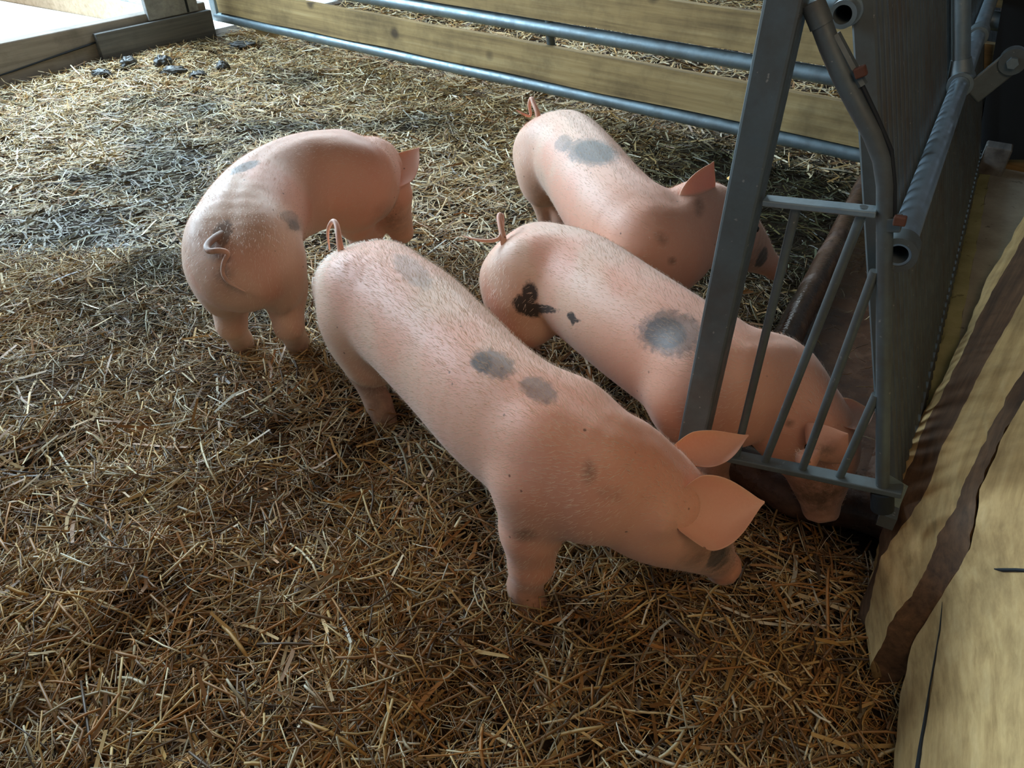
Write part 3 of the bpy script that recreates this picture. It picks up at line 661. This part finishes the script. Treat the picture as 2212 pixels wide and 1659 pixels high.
# front pig
pigs.append(make_pig('nearest pig, crossing the middle of the straw head down, two grey patches on its back',
    [(737, 575, .42, .055, .07), (752, 548, .475, .105, .11), (800, 535, .535, .135, .145), (880, 575, .555, .142, .165), (970, 655, .555, .132, .165), (1065, 745, .555, .126, .162), (1178, 822, .55, .124, .160), (1290, 895, .535, .120, .150)],
    [(1330, 1040, .38, .112, .125), (1410, 1095, .32, .098, .112), (1480, 1140, .24, .076, .09), (1530, 1190, .145, .048, .054), (1556, 1218, .085, .034, .036)],
    2.0, 6.3, {'HR': (822, 905), 'FR': (1132, 1300), 'FL': (1330, 1130)},
    [((1472, 1105, .375), (1657, 1080, .37), .160, (-.25, -.75, .65), .50, .22, .03), ((1468, 985, .395), (1624, 944, .38), .095, (-.05, -.45, .9), .55, .14, .04)],
    [(752, 560, .46), (738, 545, .50), (732, 515, .53), (727, 485, .55), (718, 478, .55), (708, 500, .52), (712, 540, .46)],
    [(1060, 772, 50, 30, 25, .72), (1035, 770, 22, 20, 25, .88), (1170, 830, 44, 27, 25, .62), (885, 575, 62, 22, 35, .45), (1558, 1212, 24, 30, 0, .85)],
    [(1266, 1035, 14, 26, 0, .8), (1125, 1168, 26, 14, 0, .8), (1320, 1085, 34, 16, 10, .35), (1575, 1215, 48, 52, 0, 1.), (1515, 1222, 46, 20, 0, .6), (815, 890, 40, 60, 0, .5)], nhair=22000))
# left pig seen from behind
pigs.append(make_pig('pig at the left, seen from behind with its curly tail, turning right',
    [(505, 545, .44, .07, .07), (503, 500, .49, .135, .12), (508, 410, .54, .158, .145), (560, 335, .55, .155, .162), (640, 294, .555, .148, .168), (715, 285, .55, .136, .16), (768, 303, .52, .122, .15)],
    [(805, 375, .36, .105, .12), (835, 425, .28, .08, .095), (856, 470, .18, .056, .065), (866, 497, .12, .045, .048)],
    1.6, 5.2, {'HL': (528, 768), 'HR': (648, 772), 'FR': (812, 560)},
    [((846, 395, .36), (912, 306, .44), .120, (-.3, -1, .1), .25, -.08, .0), ((780, 365, .36), (790, 335, .38), .09, (0, -1, .3), .25, .05, 0)],
    [(480, 505, 0, -.02), (462, 515, 0, .004), (446, 532, 0, .035), (452, 543, 0, .05), (475, 541, 0, .05), (493, 547, 0, .035), (484, 565, 0, .02), (481, 590, 0, .018), (492, 608, 0, .018), (512, 620, 0, .02), (530, 630, 0, .022)],
    [(637, 465, 13, 15, 0, .42), (646, 482, 7, 12, 0, .6), (522, 352, 26, 10, -20, .8), (470, 505, 20, 34, 10, .6)],
    [(470, 580, 22, 50, 0, .6), (648, 480, 10, 18, 0, .7), (850, 480, 30, 40, 0, .6)], nhair=9000, legr=.98))
# pig behind the front one
pigs.append(make_pig('pig feeding behind the partition gate, round grey side patch, black mark on its ham',
    [(1100, 575, .38, .055, .07), (1118, 528, .43, .105, .11), (1172, 494, .485, .130, .14), (1255, 508, .50, .136, .158), (1370, 580, .505, .138, .16), (1485, 652, .505, .132, .158), (1590, 725, .49, .122, .148)],
    [(1655, 840, .33, .104, .128), (1715, 905, .285, .096, .115), (1758, 965, .23, .084, .10), (1768, 1035, .16, .060, .066), (1772, 1085, .10, .040, .042)],
    1.7, 5.6, {'FR': (1475, 985)},
    [((1776, 972, .335), (1850, 926, .39), .125, (-.1, -.85, .5), -.40, .0, .0), ((1815, 905, .33), (1905, 886, .33), .09, (-.1, -.4, .9), .4, .0, 0)],
    [(1090, 545, .42), (1088, 520, .45), (1082, 490, .475), (1078, 468, .49), (1084, 464, .49), (1082, 510, .46), (1060, 520, .45), (1030, 518, .45), (1002, 510, .45)],
    [(1440, 712, 62, 50, 0, .66), (1432, 708, 34, 28, 0, .90), (1141, 645, 17, 28, 0, .97), (1123, 668, 26, 20, 40, .97), (1160, 672, 40, 9, 8, .97), (1145, 680, 24, 14, 20, .97), (1222, 684, 10, 9, 20, .97), (1226, 697, 5, 10, 0, .97), (1234, 690, 10, 4, 0, .97)],
    [(1700, 925, 8, 8, 0, .8), (1780, 1080, 80, 60, 0, .85), (1795, 985, 26, 26, 0, .8), (1500, 890, 60, 60, 0, .2)], nhair=10000))  # snout entry paints shade below the bar; ear entry darkens its inside
# rear right pig
pigs.append(make_pig('rear right pig with dark saddle patch, head raised at the trough rim, yellow ear tag',
    [(1160, 300, .42, .055, .07), (1176, 262, .47, .112, .13), (1222, 240, .53, .140, .155), (1265, 275, .545, .142, .162), (1325, 345, .545, .142, .165), (1390, 400, .54, .138, .16), (1450, 432, .52, .130, .155)],
    [(1500, 490, .385, .118, .135), (1552, 500, .34, .100, .118), (1605, 530, .25, .072, .082), (1645, 560, .17, .045, .050), (1670, 578, .13, .033, .035)],
    1.7, 5.5, {'HR': (1180, 500)},
    [((1514, 470, .465), (1545, 336, .585), .150, (.35, -.95, .05), -.30, .0, -.04), ((1580, 430, .42), (1625, 375, .47), .09, (.2, -.9, .2), .35, .05, 0)],
    [(1165, 262, .48), (1160, 240, .51), (1152, 222, .53), (1148, 212, .54), (1143, 225, .52), (1146, 250, .48), (1130, 246, .49), (1115, 238, .50)],
    [(1280, 317, 54, 29, 5, .72), (1285, 318, 34, 19, 5, .93), (1215, 300, 20, 18, -30, .55), (1655, 560, 18, 20, 0, .95)],
    [(1437, 520, 18, 12, 50, .6), (1463, 565, 9, 9, 0, .9), (1520, 440, 12, 20, 20, .8), (1160, 420, 25, 50, 0, .4), (1640, 560, 40, 40, 0, .5)], nhair=8000, nose=.038))  # ear entry only darkens the inside of the ear
tg = MB(); c = W(1585, 381, .46); tg.bar(c + np.array([-.014, 0, -.012]), c + np.array([.014, .004, .014]), .004, .03, (0, -1, 0)); tg.build('ear_tag', M['tag'], pigs[3][0], bevel=.001)
#STRAW
# ---------------------------------------------------------------- straw bedding
PAL = np.array([(.46, .27, .085), (.55, .38, .16), (.66, .54, .32), (.30, .15, .05), (.42, .20, .06), (.20, .11, .045), (.38, .31, .19), (.10, .06, .03), (.78, .70, .52)])
def pal(n, pr, jit=.15):
    c = PAL[rng.choice(len(PAL), n, p=np.array(pr) / sum(pr))]; return np.clip(c * rng.uniform(1 - jit * 1.6, 1 + jit, (n, 1)), 0, 1)
def strands(name, x, y, z, L, wd, col, pitch, tri=True, bendamp=.25, parent=None):
    n = len(x); az = rng.uniform(0, 2 * math.pi, n); d = np.stack([np.cos(az) * np.cos(pitch), np.sin(az) * np.cos(pitch), np.sin(pitch)], 1)
    sd_ = np.stack([-np.sin(az), np.cos(az), np.zeros(n)], 1); up = np.cross(d, sd_); up *= np.sign(up[:, 2:3] + 1e-9)
    c = np.stack([x, y, z], 1); bd_ = rng.normal(0, bendamp, n)[:, None] * sd_ + rng.normal(-.1, bendamp * .5, n)[:, None] * np.array([[0, 0, 1.]])
    kink = rng.random(n) < .25; bd_[kink] *= 2.2
    L = L[:, None]; wd = wd[:, None]; ts = (-.5, -.1, .25, .5) if tri else (-.5, .1, .5); secs = []
    for t in ts:
        p = c + d * L * t + bd_ * L * (.25 - t * t) ; r_ = wd * .5 * (1 if abs(t) < .5 else .8)
        if tri: secs.append(np.stack([p + sd_ * r_, p + up * r_ * .8, p - sd_ * r_, p - up * r_ * .5], 1))
        else:
            tw = rng.normal(0, .5, n)[:, None] if t == ts[0] else tw; q_ = sd_ * np.cos(tw) + up * np.sin(tw); secs.append(np.stack([p + q_ * r_, p - q_ * r_], 1))
    V = np.stack(secs, 1); k = V.shape[2]; m = len(ts); V = V.reshape(-1, 3); b = (np.arange(n) * m * k)[:, None]; Fs = []
    for s_ in range(m - 1):
        if tri:
            for j in range(k): Fs.append(b + np.array([[s_ * k + j, s_ * k + (j + 1) % k, (s_ + 1) * k + (j + 1) % k, (s_ + 1) * k + j]]))
        else: Fs.append(b + np.array([[s_ * k, s_ * k + 1, (s_ + 1) * k + 1, (s_ + 1) * k]]))
    if tri: Fs += [b + np.array([[3, 2, 1, 0]]), b + np.array([[(m - 1) * k + j for j in range(4)]])]
    me = mesh_np(name, V, np.concatenate(Fs)); a_ = me.color_attributes.new('tint', 'FLOAT_COLOR', 'POINT')
    cc = np.repeat(np.concatenate([col, np.ones((n, 1))], 1), m * k, axis=0).astype(np.float32); a_.data.foreach_set('color', cc.ravel())
    return link(name, me, M['straw'], parent, smooth=False)
def keep(x, y, inside=True):
    s = x * D[0] + y * D[1]; n = x * N[0] + y * N[1]; wob = .05 * (vnoise(x * 9, y * 9) - .5)
    pen = (n < -.27 + wob) | (s < 1.36 + wob)
    pen &= ~((n > .10) & (s > 1.30))
    nb2 = .787 * x - .617 * y; pen &= nb2 < np.interp(y, [.75, 1.0, 1.25], [.15, .07, -.02]) + wob * .3
    le = (x - TL0[0]) * EN[0] + (y - TL0[1]) * EN[1]; pen &= le < -.05
    g = (x - GA[0]) * Gn[0] + (y - GA[1]) * Gn[1]
    return pen & (g < .15 if inside else g > -.1)
def soil_shade(x, y):
    """soiled zone, deepened to paint in shade, towards the trough and the gate's right half"""
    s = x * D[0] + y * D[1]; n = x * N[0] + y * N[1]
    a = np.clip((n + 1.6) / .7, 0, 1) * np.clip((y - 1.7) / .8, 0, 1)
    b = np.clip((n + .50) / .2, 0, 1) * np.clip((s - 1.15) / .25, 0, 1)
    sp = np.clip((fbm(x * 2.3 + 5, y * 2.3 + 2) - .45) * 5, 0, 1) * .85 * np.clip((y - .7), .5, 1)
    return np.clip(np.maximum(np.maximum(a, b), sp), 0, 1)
def zone(name, y0, y1, dens, Lr, Wr, thick, tri, label, inside=True, xlim=None):
    xm = .95 * y1 + .55; n = int(dens * 2 * xm * (y1 - y0)); x = rng.uniform(-xm, xm, n) if xlim is None else rng.uniform(xlim[0], xlim[1], n); y = rng.uniform(y0, y1, n)
    k = (np.abs(x) < .80 * y + .75) & keep(x, y, inside); x = x[k]; y = y[k]
    wt = soil_shade(x, y) if inside else np.full(len(x), .1); gap = np.clip((.46 - fbm(x * 4.3 + 60, y * 4.3 + 13)) * 8, 0, .62) * np.clip((2.6 - y) / 1.2, 0, 1); kk = rng.random(len(x)) > np.maximum(wt * .45, gap); x = x[kk]; y = y[kk]; wt = wt[kk]; n = len(x)
    col = pal(n, (18, 15, 9, 24, 16, 18, 10, 12, 1.5)); c2 = pal(n, (14, 24, 26, 8, 3, 8, 16, 4, 5)); kf = rng.random(n) < np.clip((y - 1.1 - .5 * x.clip(-2, 2) * .5) / 1.7, 0, 1); col[kf] = c2[kf]  # paler mix towards the far left paints in the brighter light
    dk = (.08 + .22 * rng.random((n, 1))) * np.where(y[:, None] > 2, np.array([[.78, .95, .75]]), np.array([[1., .85, .75]])); col = col * (1 - wt[:, None]) + col * dk * wt[:, None]  # soiled straw, darkened further to paint the dim right rear
    u = rng.random(n); z = gh(x, y) + thick * u ** 1.3 + .003
    L_ = rng.uniform(*Lr, n) * rng.choice([.45, .75, 1, 1.25], n, p=[.3, .3, .3, .1]); wd = rng.uniform(*Wr, n) * rng.choice([.5, 1, 1.3], n, p=[.4, .45, .15])
    o = strands(name, x, y, z, L_, wd, col, rng.normal(0, .20, n) * (1 - .5 * wt), tri); return o
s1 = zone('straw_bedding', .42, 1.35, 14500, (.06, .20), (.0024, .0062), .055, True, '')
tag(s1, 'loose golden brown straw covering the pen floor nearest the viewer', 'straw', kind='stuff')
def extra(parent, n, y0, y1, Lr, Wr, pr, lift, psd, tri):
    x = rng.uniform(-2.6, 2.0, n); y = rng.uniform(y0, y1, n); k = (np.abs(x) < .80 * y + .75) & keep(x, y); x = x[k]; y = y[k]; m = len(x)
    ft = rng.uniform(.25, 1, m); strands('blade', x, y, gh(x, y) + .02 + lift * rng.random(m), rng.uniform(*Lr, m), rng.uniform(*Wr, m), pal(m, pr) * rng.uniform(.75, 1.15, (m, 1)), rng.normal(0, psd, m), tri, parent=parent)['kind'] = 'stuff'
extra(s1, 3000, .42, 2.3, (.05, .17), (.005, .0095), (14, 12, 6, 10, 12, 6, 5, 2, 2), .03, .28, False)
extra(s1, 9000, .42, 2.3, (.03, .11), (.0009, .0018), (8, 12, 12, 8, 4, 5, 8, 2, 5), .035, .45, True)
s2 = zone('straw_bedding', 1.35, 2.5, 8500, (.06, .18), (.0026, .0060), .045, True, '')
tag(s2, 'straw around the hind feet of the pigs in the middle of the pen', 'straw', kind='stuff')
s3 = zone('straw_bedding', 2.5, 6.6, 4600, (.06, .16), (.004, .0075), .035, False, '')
tag(s3, 'trampled straw tinted paler for brighter light, stretching back to the gate and timber beam', 'straw', kind='stuff')
s4 = zone('loose_straw', 3.0, 9.5, 1300, (.08, .22), (.006, .011), .05, False, '', inside=False)
tag(s4, 'bright straw lying beyond the far gate', 'straw', kind='stuff')
# odd bits in the trough
n = 90; s_ = rng.uniform(1.5, 3.2, n); nn = rng.uniform(-.22, .1, n); P_ = D[None] * s_[:, None] + N[None] * nn[:, None]
o = strands('trough_litter', P_[:, 0], P_[:, 1], np.full(n, .028), rng.uniform(.03, .09, n), np.full(n, .003), pal(n, (0, 2, 1, 4, 0, 5, 3, 3, 0)), rng.normal(0, .08, n), True)
tag(o, 'few damp straws lying in the brown trough', 'straw', kind='stuff')
# dung lumps by the timber beam
def lump(c, r, sd):
    bm = bmesh.new(); bmesh.ops.create_icosphere(bm, subdivisions=4, radius=1)
    for v in bm.verts:
        q = v.co * 2.2 + Vector((sd * 3.1, 0, 0)); k = 1 + .35 * mnoise.noise(q) + .15 * mnoise.noise(q * 2.5); v.co = Vector((v.co.x * r[0], v.co.y * r[1], v.co.z * r[2])) * k
    me = bpy.data.meshes.new('dung_lump'); bm.to_mesh(me); bm.free(); o = link('dung_lump', me, M['dung']); o.location = c; return o
for i, (u, v, r, lb) in enumerate([(355, 148, (.055, .05, .04), 'round dark dung lump nearest the middle of the timber board'), (378, 163, (.075, .05, .03), 'flat dark dung lump touching the round one'), (283, 152, (.05, .05, .04), 'dark dung lump close to the foot of the timber beam, leftmost of them'), (483, 152, (.04, .04, .035), 'small pale-topped dung lump right of the round one'), (430, 172, (.05, .045, .025), 'low dung lump in the straw in front of the others'), (222, 172, (.06, .04, .025), 'flat dung smear below the seam of the two beams'), (525, 105, (.09, .05, .02), 'dark dung patch near the left end of the gate')]):
    p = W(u, v); o = lump((p[0], p[1], float(gh(p[0], p[1])) + .035), r, i); tag(o, lb, 'dung', 'dung lumps near the timber beam')
